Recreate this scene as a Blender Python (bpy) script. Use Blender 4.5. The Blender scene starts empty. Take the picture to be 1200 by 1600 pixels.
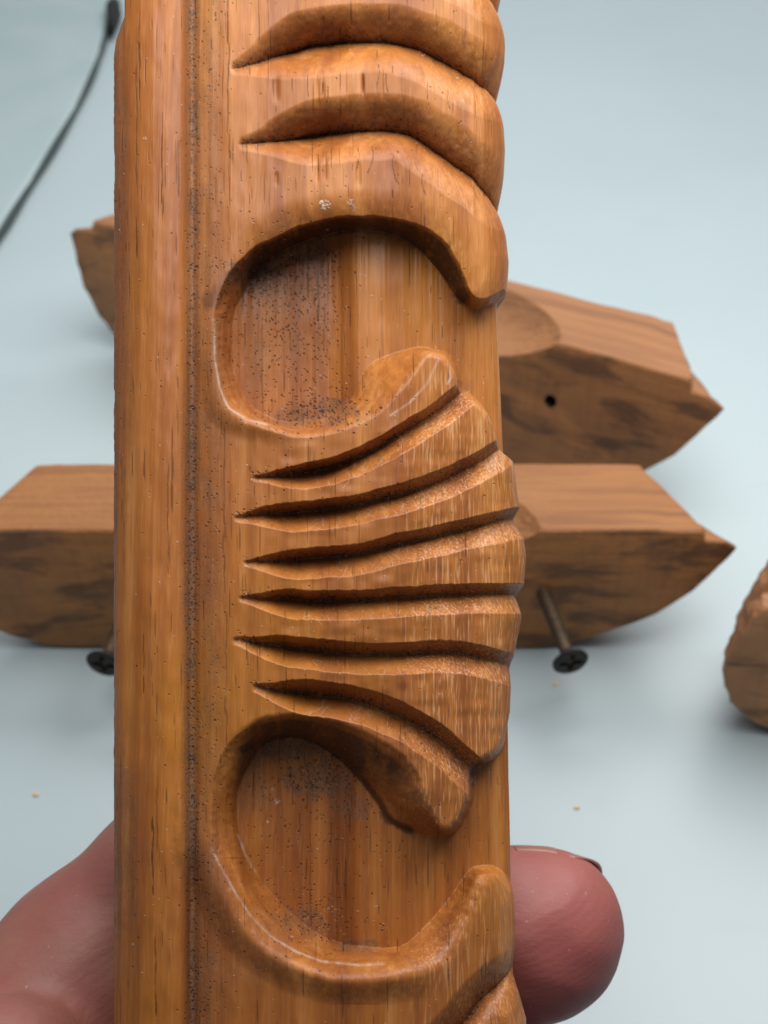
import bpy, bmesh, math
import numpy as np
from mathutils import Vector, Matrix

# ------------------------------------------------------------------ scene, camera, light
scn = bpy.context.scene
scn.render.engine = 'CYCLES'
scn.render.resolution_x = 768
scn.render.resolution_y = 1024
scn.view_settings.view_transform = 'Standard'
scn.view_settings.look = 'None'
scn.view_settings.gamma = 1
scn.view_settings.exposure = 0.0
scn.view_settings.use_curve_mapping = False

PITCH = math.radians(40.0)
CAMH = 0.217
FPX = 1931.0                      # focal length in photo pixels (1200 x 1600)
BD = 0.150                        # distance of the held carving
PX = BD / FPX                     # metres per photo pixel on the held carving

cam_d = bpy.data.cameras.new('camera')
cam_d.sensor_fit = 'VERTICAL'
cam_d.sensor_height = 36.0
cam_d.lens = 36.0 * FPX / 1600.0
cam_d.clip_start = 0.005
cam_d.clip_end = 30.0
cam_d.dof.use_dof = True
cam_d.dof.focus_distance = 0.151
cam_d.dof.aperture_fstop = 35.0
cam = bpy.data.objects.new('camera', cam_d)
scn.collection.objects.link(cam)
cam.location = (0, 0, CAMH)
cam.rotation_euler = (math.pi / 2 - PITCH, 0, 0)
scn.camera = cam
AX = Vector((0, math.cos(PITCH), -math.sin(PITCH)))   # view direction
UP = Vector((0, math.sin(PITCH), math.cos(PITCH)))
RT = Vector((1, 0, 0))
CO = Vector((0, 0, CAMH))

world = bpy.data.worlds.new('World')
scn.world = world
world.use_nodes = True
wn = world.node_tree.nodes
wn['Background'].inputs[0].default_value = (0.72, 0.86, 1.0, 1)
wn['Background'].inputs[1].default_value = 0.17


def area(name, loc, target, sx, sy, power, col):
    l = bpy.data.lights.new(name, 'AREA')
    l.shape = 'RECTANGLE'
    l.size = sx
    l.size_y = sy
    l.energy = power
    l.color = col
    o = bpy.data.objects.new(name, l)
    scn.collection.objects.link(o)
    o.location = loc
    d = Vector(target) - Vector(loc)
    o.rotation_euler = d.to_track_quat('-Z', 'Y').to_euler()
    return o


area('softbox_overhead', (0.07, 0.23, 0.37), (0.0, 0.36, 0.10), 0.42, 0.26, 2.35, (1.0, 0.975, 0.94))
area('fill_rear', (0.10, 0.85, 0.70), (0.02, 0.45, 0.0), 0.95, 0.45, 5.9, (1.0, 0.98, 0.96))  # added fill with no visible source, lifts the far end of the sheet


# ------------------------------------------------------------------ helpers
def ray(px, py):
    return RT * ((px - 600) / FPX) + UP * (-(py - 800) / FPX) + AX


def P(px, py, depth):
    return CO + ray(px, py) * depth


def on_z(px, py, z):
    r = ray(px, py)
    return CO + r * ((z - CAMH) / r.z)


def tag(o, label=None, cat=None, group=None, kind=None):
    if label: o['label'] = label
    if cat: o['category'] = cat
    if group: o['group'] = group
    if kind: o['kind'] = kind
    return o


def link(name, me, mat, parent=None, smooth=True):
    o = bpy.data.objects.new(name, me)
    scn.collection.objects.link(o)
    if mat: me.materials.append(mat)
    if smooth:
        me.polygons.foreach_set('use_smooth', np.ones(len(me.polygons), bool))
    if parent: o.parent = parent
    return o


def mesh_np(name, co, faces):
    """co (n,3), faces (m,4) quads"""
    me = bpy.data.meshes.new(name)
    me.vertices.add(len(co))
    me.vertices.foreach_set('co', np.ascontiguousarray(co, dtype=np.float32).ravel())
    me.loops.add(faces.size)
    me.loops.foreach_set('vertex_index', np.ascontiguousarray(faces, dtype=np.int32).ravel())
    me.polygons.add(len(faces))
    me.polygons.foreach_set('loop_start', np.arange(0, faces.size, 4, dtype=np.int32))
    me.update(calc_edges=True)
    me.validate()
    return me


def attr(me, name, v):
    a = me.attributes.new(name, 'FLOAT', 'POINT')
    a.data.foreach_set('value', np.ascontiguousarray(v, dtype=np.float32).ravel())


def sstep(a, b, x):
    t = np.clip((x - a) / (b - a), 0, 1)
    return t * t * (3 - 2 * t)


rng = np.random.default_rng(7)


def vnoise(x, y, seed=0, n=256):
    r = np.random.default_rng(seed).random((n, n))
    xi = np.floor(x).astype(int); yi = np.floor(y).astype(int)
    fx = x - xi; fy = y - yi
    fx = fx * fx * (3 - 2 * fx); fy = fy * fy * (3 - 2 * fy)
    a = r[xi % n, yi % n]; b = r[(xi + 1) % n, yi % n]
    c = r[xi % n, (yi + 1) % n]; d = r[(xi + 1) % n, (yi + 1) % n]
    return (a * (1 - fx) + b * fx) * (1 - fy) + (c * (1 - fx) + d * fx) * fy


# ------------------------------------------------------------------ node helpers
class NT:
    def __init__(s, name):
        s.m = bpy.data.materials.new(name)
        s.m.use_nodes = True
        s.t = s.m.node_tree
        s.b = s.t.nodes['Principled BSDF']

    def n(s, typ, **kw):
        o = s.t.nodes.new(typ)
        for k, v in kw.items(): setattr(o, k, v)
        return o

    def set(s, sock, v):
        if hasattr(v, 'links') or isinstance(v, bpy.types.NodeSocket):
            s.t.links.new(v, sock)
        elif v is not None:
            sock.default_value = v

    def coord(s, scale=(1, 1, 1), rot=(0, 0, 0), loc=(0, 0, 0)):
        c = s.n('ShaderNodeTexCoord')
        m = s.n('ShaderNodeMapping')
        s.t.links.new(c.outputs['Object'], m.inputs[0])
        m.inputs['Scale'].default_value = scale
        m.inputs['Rotation'].default_value = rot
        m.inputs['Location'].default_value = loc
        return m.outputs[0]

    def noise(s, vec, scale, detail=4, rough=0.5, dist=0.0):
        o = s.n('ShaderNodeTexNoise')
        s.t.links.new(vec, o.inputs['Vector'])
        o.inputs['Scale'].default_value = scale
        o.inputs['Detail'].default_value = detail
        o.inputs['Roughness'].default_value = rough
        o.inputs['Distortion'].default_value = dist
        return o.outputs['Fac']

    def ramp(s, fac, stops):
        o = s.n('ShaderNodeValToRGB')
        e = o.color_ramp.elements
        while len(e) < len(stops): e.new(0.5)
        for i, (p, c) in enumerate(stops):
            e[i].position = p
            e[i].color = c if len(c) == 4 else (*c, 1)
        s.t.links.new(fac, o.inputs[0])
        return o.outputs[0]

    def mr(s, v, a, b, c=0.0, d=1.0):
        o = s.n('ShaderNodeMapRange')
        s.set(o.inputs[0], v)
        for i, q in enumerate((a, b, c, d)): o.inputs[i + 1].default_value = q
        return o.outputs[0]

    def math(s, op, a, b=None):
        o = s.n('ShaderNodeMath', operation=op)
        s.set(o.inputs[0], a)
        if b is not None: s.set(o.inputs[1], b)
        return o.outputs[0]

    def mix(s, fac, a, b, mode='MIX'):
        o = s.n('ShaderNodeMix', data_type='RGBA', blend_type=mode)
        s.set(o.inputs[0], fac)
        s.set(o.inputs[6], a if not isinstance(a, tuple) else (*a, 1))
        s.set(o.inputs[7], b if not isinstance(b, tuple) else (*b, 1))
        return o.outputs[2]

    def attr(s, name):
        o = s.n('ShaderNodeAttribute', attribute_name=name)
        return o.outputs['Fac']

    def bump(s, h, strength, dist, normal=None):
        o = s.n('ShaderNodeBump')
        o.inputs['Strength'].default_value = strength
        o.inputs['Distance'].default_value = dist
        s.t.links.new(h, o.inputs['Height'])
        if normal is not None: s.t.links.new(normal, o.inputs['Normal'])
        return o.outputs[0]

    def out(s, color=None, rough=None, normal=None):
        if color is not None: s.set(s.b.inputs['Base Color'], color)
        if rough is not None: s.set(s.b.inputs['Roughness'], rough)
        if normal is not None: s.set(s.b.inputs['Normal'], normal)
        return s.m


def stretch(axis, k):
    """texture scale that draws noise out along the grain axis"""
    v = [1.0, 1.0, 1.0]
    v[axis] = k
    return tuple(v)


def varnished_wood():
    N = NT('varnished_wood')
    g = N.coord(stretch(1, 0.035))
    g2 = N.coord(stretch(1, 0.02), rot=(0, 0, 0.012))
    g3 = N.coord(stretch(1, 0.10))
    bands = N.noise(g, 260, 3, 0.55, 0.6)
    col = N.ramp(bands, [(0.28, (0.205, 0.058, 0.012)), (0.43, (0.300, 0.092, 0.017)),
                         (0.56, (0.375, 0.126, 0.023)), (0.70, (0.500, 0.200, 0.055))])
    patch = N.noise(N.coord(stretch(1, 0.4)), 48, 3, 0.5)
    col = N.mix(N.mr(patch, 0.40, 0.68, 0.0, 0.42), col, (0.24, 0.080, 0.024))
    honey = N.noise(N.coord(stretch(1, 0.5), loc=(3.1, 1.7, 0)), 60, 2, 0.5)
    col = N.mix(N.mr(honey, 0.50, 0.72, 0.0, 0.5), col, (0.42, 0.160, 0.014))
    red = N.noise(g2, 620, 2, 0.6)
    col = N.mix(N.mr(red, 0.58, 0.72, 0.0, 0.42), col, (0.18, 0.050, 0.018))
    fine = N.noise(g, 2300, 2, 0.6)
    col = N.mix(N.mr(fine, 0.60, 0.74, 0.0, 0.24), col, (0.20, 0.070, 0.030))
    pale = N.noise(N.coord(stretch(1, 0.06)), 3600, 2, 0.6)
    fl = N.math('MULTIPLY', N.mr(pale, 0.53, 0.66, 0.0, 1.0), N.attr('fleck'))
    fd = N.math('MULTIPLY', N.mr(pale, 0.46, 0.36, 0.0, 0.6), N.attr('fleck'))
    col = N.mix(fd, col, (0.22, 0.075, 0.035))
    col = N.mix(N.math('MULTIPLY', fl, 0.42), col, (0.70, 0.42, 0.22))
    # dust film, dirt with painted-in shade, and pores
    dustn = N.noise(N.coord(), 900, 4, 0.7)
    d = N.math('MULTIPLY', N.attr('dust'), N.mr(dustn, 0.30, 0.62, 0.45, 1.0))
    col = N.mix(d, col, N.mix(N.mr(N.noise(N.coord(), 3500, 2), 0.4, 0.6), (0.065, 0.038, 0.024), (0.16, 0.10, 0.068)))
    col = N.mix(N.math('MULTIPLY', N.attr('soot_shade'), 0.85), col, (0.022, 0.012, 0.008))
    col = N.mix(N.attr('pore'), col, (0.020, 0.011, 0.009))
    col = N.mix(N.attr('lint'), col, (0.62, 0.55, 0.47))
    rn = N.noise(N.coord(stretch(1, 0.3)), 420, 4, 0.6)
    rough = N.mr(rn, 0.3, 0.7, 0.38, 0.62)
    rough = N.math('ADD', rough, N.math('MULTIPLY', N.attr('dust'), 0.35))
    h = N.math('ADD', N.math('MULTIPLY', N.noise(g, 1500, 4, 0.65), 0.7), N.math('MULTIPLY', N.noise(N.coord(stretch(1, 0.25)), 1000, 3, 0.6), 0.22))
    h = N.math('SUBTRACT', h, N.math('MULTIPLY', N.attr('pore'), 1.2))
    h = N.math('ADD', h, N.math('MULTIPLY', N.attr('lint'), 0.8))
    nm = N.bump(h, 0.55, 0.00022)
    N.b.inputs['Coat Weight'].default_value = 0.12
    N.b.inputs['Coat Roughness'].default_value = 0.22
    N.b.inputs['Specular IOR Level'].default_value = 0.26
    return N.out(col, rough, nm)


def raw_wood(name, light, mid, dark, stain=0.5, seed=0.0):
    N = NT(name)
    g = N.coord(stretch(0, 0.05), loc=(seed, seed * 2, seed))
    bands = N.noise(g, 240, 5, 0.6, 0.8)
    col = N.ramp(bands, [(0.34, dark), (0.45, mid), (0.54, light), (0.64, mid)])
    fine = N.noise(N.coord(stretch(0, 0.06), loc=(seed, 0, 0)), 1100, 2, 0.6)
    col = N.mix(N.mr(fine, 0.55, 0.72, 0.0, 0.5), col, dark)
    big = N.noise(N.coord((0.5, 1, 1.3), loc=(seed, seed, 0)), 60, 4, 0.6, 0.2)
    # stains sit on the sawn face (local -Y) only
    tc = N.n('ShaderNodeTexCoord')
    sp = N.n('ShaderNodeSeparateXYZ')
    N.t.links.new(tc.outputs['Normal'], sp.inputs[0])
    face = N.mr(sp.outputs[1], -0.35, -0.8, 0.0, 1.0)
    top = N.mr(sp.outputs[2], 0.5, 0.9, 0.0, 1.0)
    st = N.math('MULTIPLY', N.mr(big, 0.45, 0.56, 0.0, 1.0), N.math('MULTIPLY', face, stain))
    col = N.mix(st, col, (0.060, 0.028, 0.016))
    col = N.mix(N.math('MULTIPLY', face, 0.55), col, tuple(q * 1.6 for q in light))  # face colour lightened in place of missing front fill light
    sm2 = N.noise(N.coord((0.28, 1, 1), loc=(seed + 5, 0, seed)), 150, 5, 0.6, 0.3)
    col = N.mix(N.math('MULTIPLY', N.mr(sm2, 0.50, 0.60), N.math('MULTIPLY', face, 0.7)), col, (0.070, 0.032, 0.017))
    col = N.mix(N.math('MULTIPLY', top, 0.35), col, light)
    cross = N.noise(N.coord((1, 1, 0.12), rot=(0, .25, 0), loc=(seed, 0, 0)), 420, 3, 0.6)
    col = N.mix(N.math('MULTIPLY', N.mr(cross, 0.5, 0.68), N.math('MULTIPLY', face, 0.22)), col, (0.10, 0.048, 0.026))
    h = N.math('ADD', bands, N.math('ADD', N.math('MULTIPLY', N.noise(N.coord(), 700, 4, 0.7), 0.8), N.math('MULTIPLY', cross, .5)))
    return N.out(col, 0.66, N.bump(h, 0.8, 0.0006))


def plain(name, col, rough=0.5, metal=0.0, var=0.25, scale=300, bump=0.0001):
    N = NT(name)
    nz = N.noise(N.coord(), scale, 4, 0.6)
    c = N.mix(N.mr(nz, 0.3, 0.7, 0.0, var), col, tuple(q * 0.45 for q in col))
    N.b.inputs['Metallic'].default_value = metal
    return N.out(c, N.mr(nz, 0.3, 0.7, rough - 0.08, rough + 0.1), N.bump(nz, 0.4, bump))


# ------------------------------------------------------------------ setting: the sweep the pieces lie on
def table_mat():
    N = NT('pale_blue_sheet')
    a = N.noise(N.coord(), 5.0, 3, 0.5)
    c = N.mix(N.mr(a, 0.35, 0.65), (0.345, 0.418, 0.442), (0.370, 0.440, 0.465))
    sm = N.noise(N.coord((1, 2.2, 1), rot=(0, 0, 0.2)), 26.0, 3, 0.55)
    c = N.mix(N.mr(sm, 0.62, 0.75, 0.0, 0.16), c, (0.27, 0.33, 0.355))
    tiny = N.noise(N.coord(), 900, 2, 0.5)
    c = N.mix(N.mr(tiny, 0.74, 0.78, 0.0, 0.4), c, (0.40, 0.38, 0.34))
    fine = N.noise(N.coord(), 500, 3, 0.6)
    N.b.inputs['Specular IOR Level'].default_value = 0.4
    return N.out(c, N.mr(a, 0.3, 0.7, 0.32, 0.42), N.bump(fine, 0.05, 0.0003))


def build_table():
    prof = []
    for y in np.linspace(0.055, 0.75, 10): prof.append((y, 0.0))
    R = 0.30
    for a in np.linspace(0, math.pi / 2, 17)[1:]:
        prof.append((0.75 + R * math.sin(a), R - R * math.cos(a)))
    for z in (0.5, 0.7): prof.append((1.05, z))
    xs = np.linspace(-1.1, 1.1, 12)
    bm = bmesh.new()
    rows = [[bm.verts.new((x, y, z)) for x in xs] for y, z in prof]
    for a, b in zip(rows, rows[1:]):
        for i in range(len(xs) - 1):
            bm.faces.new((a[i], a[i + 1], b[i + 1], b[i]))
    me = bpy.data.meshes.new('ground')
    bm.to_mesh(me)
    o = link('ground', me, TABLE)
    tag(o, kind='structure')


TABLE = table_mat()
build_table()


# ------------------------------------------------------------------ held carving
CARVE_TILT = math.radians(7.4)      # lower end leans towards the camera
B_Y = (UP * math.cos(CARVE_TILT) + AX * math.sin(CARVE_TILT)).normalized()     # board "up"
B_X = RT.copy()
B_N = B_X.cross(B_Y).normalized()                                             # towards the camera
B_O = CO + AX * BD


def seg_dist(X, Y, poly, closed=False):
    """distance to a polyline, signed side, arc position"""
    pts = np.array(poly, float)
    if closed: pts = np.vstack([pts, pts[:1]])
    best = np.full(X.shape, 1e9); side = np.zeros(X.shape); arc = np.zeros(X.shape)
    acc = 0.0
    for a, b in zip(pts[:-1], pts[1:]):
        d = b - a
        L = math.hypot(*d)
        if L < 1e-6: continue
        t = np.clip(((X - a[0]) * d[0] + (Y - a[1]) * d[1]) / (L * L), 0, 1)
        dx = X - (a[0] + t * d[0]); dy = Y - (a[1] + t * d[1])
        q = np.hypot(dx, dy)
        m = q < best
        best = np.where(m, q, best)
        side = np.where(m, np.sign(d[0] * (Y - a[1]) - d[1] * (X - a[0])), side)
        arc = np.where(m, acc + t * L, arc)
        acc += L
    return best, side, arc


def inside(X, Y, poly):
    pts = np.array(poly, float)
    r = np.zeros(X.shape, bool)
    n = len(pts)
    for i in range(n):
        x1, y1 = pts[i]; x2, y2 = pts[(i + 1) % n]
        if y1 == y2: continue
        c = ((y1 > Y) != (y2 > Y)) & (X < (x2 - x1) * (Y - y1) / (y2 - y1) + x1)
        r ^= c
    return r


def smooth_poly(pts, it=1):
    """open corner-cutting"""
    p = [tuple(q) for q in pts]
    for _ in range(it):
        o = [p[0]]
        for a, b in zip(p, p[1:]):
            o.append((a[0] * .75 + b[0] * .25, a[1] * .75 + b[1] * .25))
            o.append((a[0] * .25 + b[0] * .75, a[1] * .25 + b[1] * .75))
        o.append(p[-1])
        p = o
    return p


C1_RIM = [(1000,450),(830,448),(800,452),(789,456),(770,466),(749,468),(737,460),(728,437),(716,408),(699,379),(670,356),(637,344),(587,337),(537,337),(499,344),(457,356),(420,375),(395,387),(365,415),(345,450),(335,485),(332,520),(336,562),(343,608),(356,638),(387,656),(420,667),(470,679),(520,673),(560,659),(590,643),(612,620),(637,592),(655,566),(668,550),(690,556),(705,572),(712,588),(712,605),(729,622),(749,633),(766,654),(774,672),(779,690),(785,700),(800,712),(830,718),(1000,720)]
C1_FLR = [(1000,465),(830,463),(800,465),(775,476),(750,482),(728,476),(715,466),(703,450),(682,417),(653,387),(620,367),(587,360),(545,358),(503,367),(457,383),(416,408),(390,440),(370,475),(362,508),(362,583),(388,633),(416,652),(445,661),(487,655),(520,643),(545,624),(557,604),(570,578),(582,566),(612,553),(640,545),(668,542),(695,550),(712,565),(720,590),(722,608),(737,617),(757,628),(774,650),(783,672),(790,690),(800,703),(830,708),(1000,710)]
C2_RIM = [(1000,1105),(830,1108),(808,1118),(798,1135),(786,1163),(770,1178),(757,1183),(732,1196),(733,1217),(729,1258),(708,1292),(690,1299),(670,1268),(657,1237),(653,1217),(637,1192),(612,1171),(587,1156),(553,1140),(520,1129),(487,1120),(445,1120),(403,1126),(374,1146),(348,1171),(334,1210),(328,1260),(329,1300),(333,1330),(346,1358),(368,1397),(394,1435),(424,1466),(463,1488),(502,1503),(563,1510),(623,1503),(662,1498),(688,1482),(705,1458),(719,1434),(733,1398),(745,1370),(760,1364),(775,1368),(790,1385),(800,1395),(830,1400),(1000,1402)]
C2_FLR = [(1000,1120),(830,1123),(815,1135),(808,1150),(795,1175),(775,1190),(760,1194),(742,1203),(741,1220),(738,1260),(716,1298),(700,1306),(678,1306),(640,1300),(607,1285),(591,1256),(570,1229),(541,1196),(503,1165),(462,1152),(424,1156),(395,1180),(375,1220),(368,1260),(372,1300),(398,1363),(437,1412),(476,1446),(515,1468),(563,1481),(619,1483),(641,1472),(680,1432),(710,1393),(735,1358),(755,1352),(780,1355),(800,1372),(830,1388),(1000,1390)]

# valley line, depth (0..1 of the relief), width of the flank above, width of the flank below, round crest?
GROOVES = [
    ([(366,-40),(420,-62),(500,-80),(570,-84),(640,-76),(700,-50),(750,-22),(775,-8),(830,10),(900,16)], .74, 62, 46, 1),
    ([(358,110),(403,98),(453,83),(495,71),(570,65),(612,66),(653,77),(687,94),(712,110),(737,122),(757,135),(790,142),(900,150)], .76, 62, 48, 1),
    ([(372,226),(445,219),(520,210),(570,204),(628,204),(662,225),(695,247),(728,271),(762,296),(776,308),(800,318),(900,330)], .76, 60, 46, 1),
    ([(393,746),(466,740),(528,729),(578,708),(628,679),(678,648),(712,622),(735,600)], .50, 15, 26, 0),
    ([(363,810),(423,802),(498,800),(557,790),(623,775),(673,758),(723,738),(773,710),(800,695)], .50, 17, 29, 0),
    ([(378,879),(440,877),(507,872),(565,867),(623,850),(698,835),(757,821),(803,808),(850,806),(900,806)], .48, 17, 31, 0),
    ([(370,933),(423,935),(507,940),(573,938),(632,933),(715,929),(798,927),(850,930),(900,934)], .48, 16, 30, 0),
    ([(361,999),(403,1006),(487,1017),(570,1025),(637,1023),(703,1019),(753,1027),(795,1040),(840,1048),(900,1052)], .48, 19, 30, 0),
    ([(393,1072),(428,1079),(487,1085),(545,1092),(587,1104),(637,1125),(678,1150),(712,1179),(732,1196),(745,1208)], .56, 22, 34, 0),
    ([(560,1690),(640,1668),(690,1636),(723,1599),(753,1562),(788,1528),(830,1516),(900,1510)], .70, 40, 40, 1),
    ([(366,1760),(423,1752),(523,1738),(640,1700),(720,1660),(790,1640),(900,1630)], .62, 26, 34, 0),
]


def build_carving():
    y0, y1 = -70.0, 1670.0
    rows = np.concatenate([np.linspace(-420, y0, 90)[:-1], np.arange(y0, y1, 1.4), np.linspace(y1, 2010, 70)])
    nf, nr, nw = 440, 70, 36
    # columns: left wall, front, rounded right shoulder, right wall
    cl = np.linspace(0, 1, 22)[:-1]
    cf = np.linspace(178, 740, nf)
    cr = np.linspace(0, 1, nr)[1:]
    cw = np.linspace(0, 1, nw)[1:]
    nR = len(rows)
    Yf = np.repeat(rows[:, None], len(cf), 1)

    SX = [178,184,197,210,219,238,262,282,290,296,303,311,330,357,360,400,470,540,620,660,700,740]
    SH = [-60,-44,-29,-17,-9,-2,0,-4,-15,-35,-37,-27,-18,-14,-13,-10,-3,0,-4,-18,-36,-56]
    FX = [178,330,360,400,460,520,545,560,600,650,700,740]
    FH = [-96,-76,-84,-104,-114,-110,-96,-84,-86,-96,-110,-126]

    def smooth_profile(xs, hs, q, w=5):
        acc = 0
        for o in (-w, -w / 2, 0, w / 2, w): acc = acc + np.interp(q + o, xs, hs)
        return acc / 5
    Sf = smooth_profile(SX, SH, cf, 2.5)
    Sf[0] = -60
    Ff = smooth_profile(FX, FH, cf, 5)

    XSy = np.interp(rows, [-420,0,62,150,225,310,400,470,690,760,867,967,1040,1090,1150,1390,1465,1530,1600,2010],
                    [788,790,792,788,792,788,798,796,802,811,826,818,803,801,799,805,809,806,826,826])
    XFy = np.interp(rows, [-420,130,500,720,1200,1330,2010], [764,769,781,791,799,802,808])
    th = cr[None, :] * math.pi / 2
    Sxr = 740 + (XSy[:, None] - 740) * np.sin(th); Shr = -56 - 30 * np.sin(th) - 70 * (1 - np.cos(th)) + 0 * Sxr
    Fxr = 740 + (XFy[:, None] - 740) * np.sin(th); Fhr = -126 - 16 * np.sin(th) - 24 * (1 - np.cos(th)) + 0 * Fxr
    BACK = -285.0
    XB = XFy[:, None]
    Sxw = XSy[:, None] + (XB - XSy[:, None]) * sstep(0, 1, cw[None, :] ** 1.4); Shw = -156 + (BACK + 156) * cw[None, :] + 0 * Sxw
    Fxw = XB + 0 * Sxw; Fhw = -166 + (BACK + 166) * cw[None, :] + 0 * Sxw

    Sx = np.hstack([np.repeat(cf[None], nR, 0), Sxr, Sxw]); Sh = np.hstack([np.repeat(Sf[None], nR, 0), Shr, Shw])
    Fx = np.hstack([np.repeat(cf[None], nR, 0), Fxr, Fxw]); Fh = np.hstack([np.repeat(Ff[None], nR, 0), Fhr, Fhw])
    # the screen column used to look the carving pattern up
    xe = np.concatenate([cf, 740 + 88 * cr ** 0.9, 828 + 70 * cw])
    Xe = np.repeat(xe[None], nR, 0); Ye = np.repeat(rows[:, None], len(xe), 1)
    # hand-cut wobble of every outline
    Xq = Xe + 2.2 * (vnoise(Xe / 23, Ye / 23, 1) - .5) + 1.2 * (vnoise(Xe / 7, Ye / 7, 2) - .5)
    Yq = Ye + 2.6 * (vnoise(Xe / 27, Ye / 31, 3) - .5) + 1.2 * (vnoise(Xe / 8, Ye / 8, 4) - .5)

    M = np.ones(Xe.shape)
    rimd = np.full(Xe.shape, 999.0)
    wall = np.zeros(Xe.shape)
    rim_h = np.zeros(Xe.shape)
    for rim, flr in ((C1_RIM, C1_FLR), (C2_RIM, C2_FLR)):
        rim = smooth_poly(rim, 1); flr = smooth_poly(flr, 1)
        ys = [p[1] for p in rim]
        r0 = np.searchsorted(rows, min(ys) - 60); r1 = np.searchsorted(rows, max(ys) + 60)
        x = Xq[r0:r1]; y = Yq[r0:r1]
        inr = inside(x, y, rim); inf = inside(x, y, flr)
        dr = seg_dist(x, y, rim)[0]; df = seg_dist(x, y, flr)[0]
        t = np.where(inr, dr / (dr + df + 1e-6), 0.0)
        t = np.where(inf, 1.0, t)
        # left and lower walls: concave scoop; upper walls: steep drop at the foot
        lower = sstep(0, 1, (y - (min(ys) + 110)) / 60.0)
        upper = 1 - lower
        tt = upper * (t if min(ys) < 600 else 0.7 * t + 0.3 * t ** 4) + lower * (0.75 * t + 0.25 * sstep(0, 1, t))
        M[r0:r1] = np.minimum(M[r0:r1], 1 - tt)
        out = ~inr
        rimd[r0:r1] = np.where(out, np.minimum(rimd[r0:r1], dr), 0.0)
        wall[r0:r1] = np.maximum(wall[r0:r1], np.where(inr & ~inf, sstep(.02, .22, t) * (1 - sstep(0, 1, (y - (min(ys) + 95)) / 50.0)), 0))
    gv = np.zeros(Xe.shape); flank = np.zeros(Xe.shape); gU = np.zeros(Xe.shape); litf = np.zeros(Xe.shape)
    for line, dep, wu, wl, rd in GROOVES:
        ln = smooth_poly(line, 2)
        ys = [p[1] for p in ln]
        r0 = max(0, np.searchsorted(rows, min(ys) - 90)); r1 = np.searchsorted(rows, max(ys) + 90)
        if r1 - r0 < 2: continue
        x = Xq[r0:r1]; y = Yq[r0:r1]
        d, s, a = seg_dist(x, y, ln)
        grow = sstep(0, 95 if not rd else 130, a)
        grow = 0.12 + 0.88 * grow
        beg = sstep(0, 10, a) if True else 1
        up = s < 0
        w = np.where(up, wu, wl) * (grow ** 0.7)
        t = np.clip(1 - d / np.maximum(w, 1e-3), 0, 1)
        if rd:
            sh = 1 - np.sqrt(np.clip(1 - t * t, 0, 1)) * (1 - .12 * t) - .12 * t * 0
            sh = 0.55 * sh + 0.45 * t ** 1.5
        else:
            sh = np.where(up, t ** 0.85, t)
        g = dep * sh * grow * beg
        gv[r0:r1] = np.maximum(gv[r0:r1], g)
        gU[r0:r1] = np.maximum(gU[r0:r1], np.where(up, t, np.exp(-(d / 7) ** 2) * t) * beg)
        litf[r0:r1] = np.maximum(litf[r0:r1], np.where(up, 0, sstep(0, .5, t)))
    lenw = len(cw)
    fade = np.ones(Xe.shape); fade[:, -lenw:] = 1 - sstep(0.0, 1.0, cw)[None, :] ** 2
    Mt = M * (1 - gv)
    # rolled edge along the rims, rounder on the smooth upper scroll
    Rw = np.where(Ye < 480, 46.0, 8.0); Ra = np.where(Ye < 480, 0.13, 0.05)
    Rw = np.where(Ye > 1340, 30.0, Rw); Ra = np.where(Ye > 1340, 0.22, Ra)
    roll = Ra * np.clip(1 - rimd / Rw, 0, 1) ** 2 * sstep(335, 420, Xe)
    Mt = np.clip(Mt * (1 - roll), 0, 1)
    X = Fx + (Sx - Fx) * Mt * 1.0
    H = Fh + (Sh - Fh) * Mt
    # little unevenness everywhere
    H = H + 2.6 * (vnoise(Xe / 38, Ye / 55, 11) - .5) + 1.1 * (vnoise(Xe / 11, Ye / 26, 12) - .5) * fade
    # the scroll stands proud of the flat beside it
    prd = np.clip(1 - np.abs(rimd - 20) / 46.0, 0, 1); prd = prd * prd * (3 - 2 * prd)
    H += prd * 13 * sstep(1180, 1330, Ye) * (1 - sstep(600, 720, Xe))
    prd = np.clip(1 - np.abs(rimd - 8) / 30.0, 0, 1); prd = prd * prd * (3 - 2 * prd)
    H += prd * 7 * sstep(430, 520, Ye) * (1 - sstep(660, 700, Ye)) * (1 - sstep(400, 480, Xe))
    # long fibres raised on the floor between the hooks
    floor = np.clip((0.25 - Mt) / .25, 0, 1)
    H += floor * 2.2 * (vnoise(Xe / 9, Ye / 400, 13) - .5) + floor * 1.0 * (vnoise(Xe / 3.5, Ye / 200, 14) - .5)
    # knife facets on the fan ridges
    fan = sstep(655, 700, Ye) * (1 - sstep(1240, 1300, Ye)) * sstep(400, 460, Xe) * M
    H += fan * 2.0 * (vnoise(Xe / 30, Ye / 14, 15) - .5) + fan * 1.2 * (vnoise(Xe / 4.2, Ye / 70, 16) - .5) * sstep(600, 670, Xe)
    # the knife planes break along a crest that wanders across the fan
    cx = np.interp(rows, [660, 740, 800, 870, 940, 1000, 1080, 1200], [665, 640, 626, 626, 602, 602, 640, 655])[:, None]
    H += sstep(640, 690, Ye) * (1 - sstep(1230, 1290, Ye)) * M * np.clip(1 - np.abs(Xe - cx) / 75.0, 0, 1) * 9.0
    # pressed vertical dents on the smooth ridges
    for dx, dy, w, l, dp in ((431,137,5,20,4),(497,150,3,24,3),(505,148,2.5,20,2.5),(567,133,2.5,16,3),(597,128,2,22,2),
                             (495,262,3,22,3),(508,262,3,20,3),(560,272,4,20,3),(620,270,2,24,2),(432,280,3,10,2)):
        H -= dp * np.exp(-((Xe - dx) / w) ** 2 - ((Ye - dy) / l) ** 4)
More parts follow.
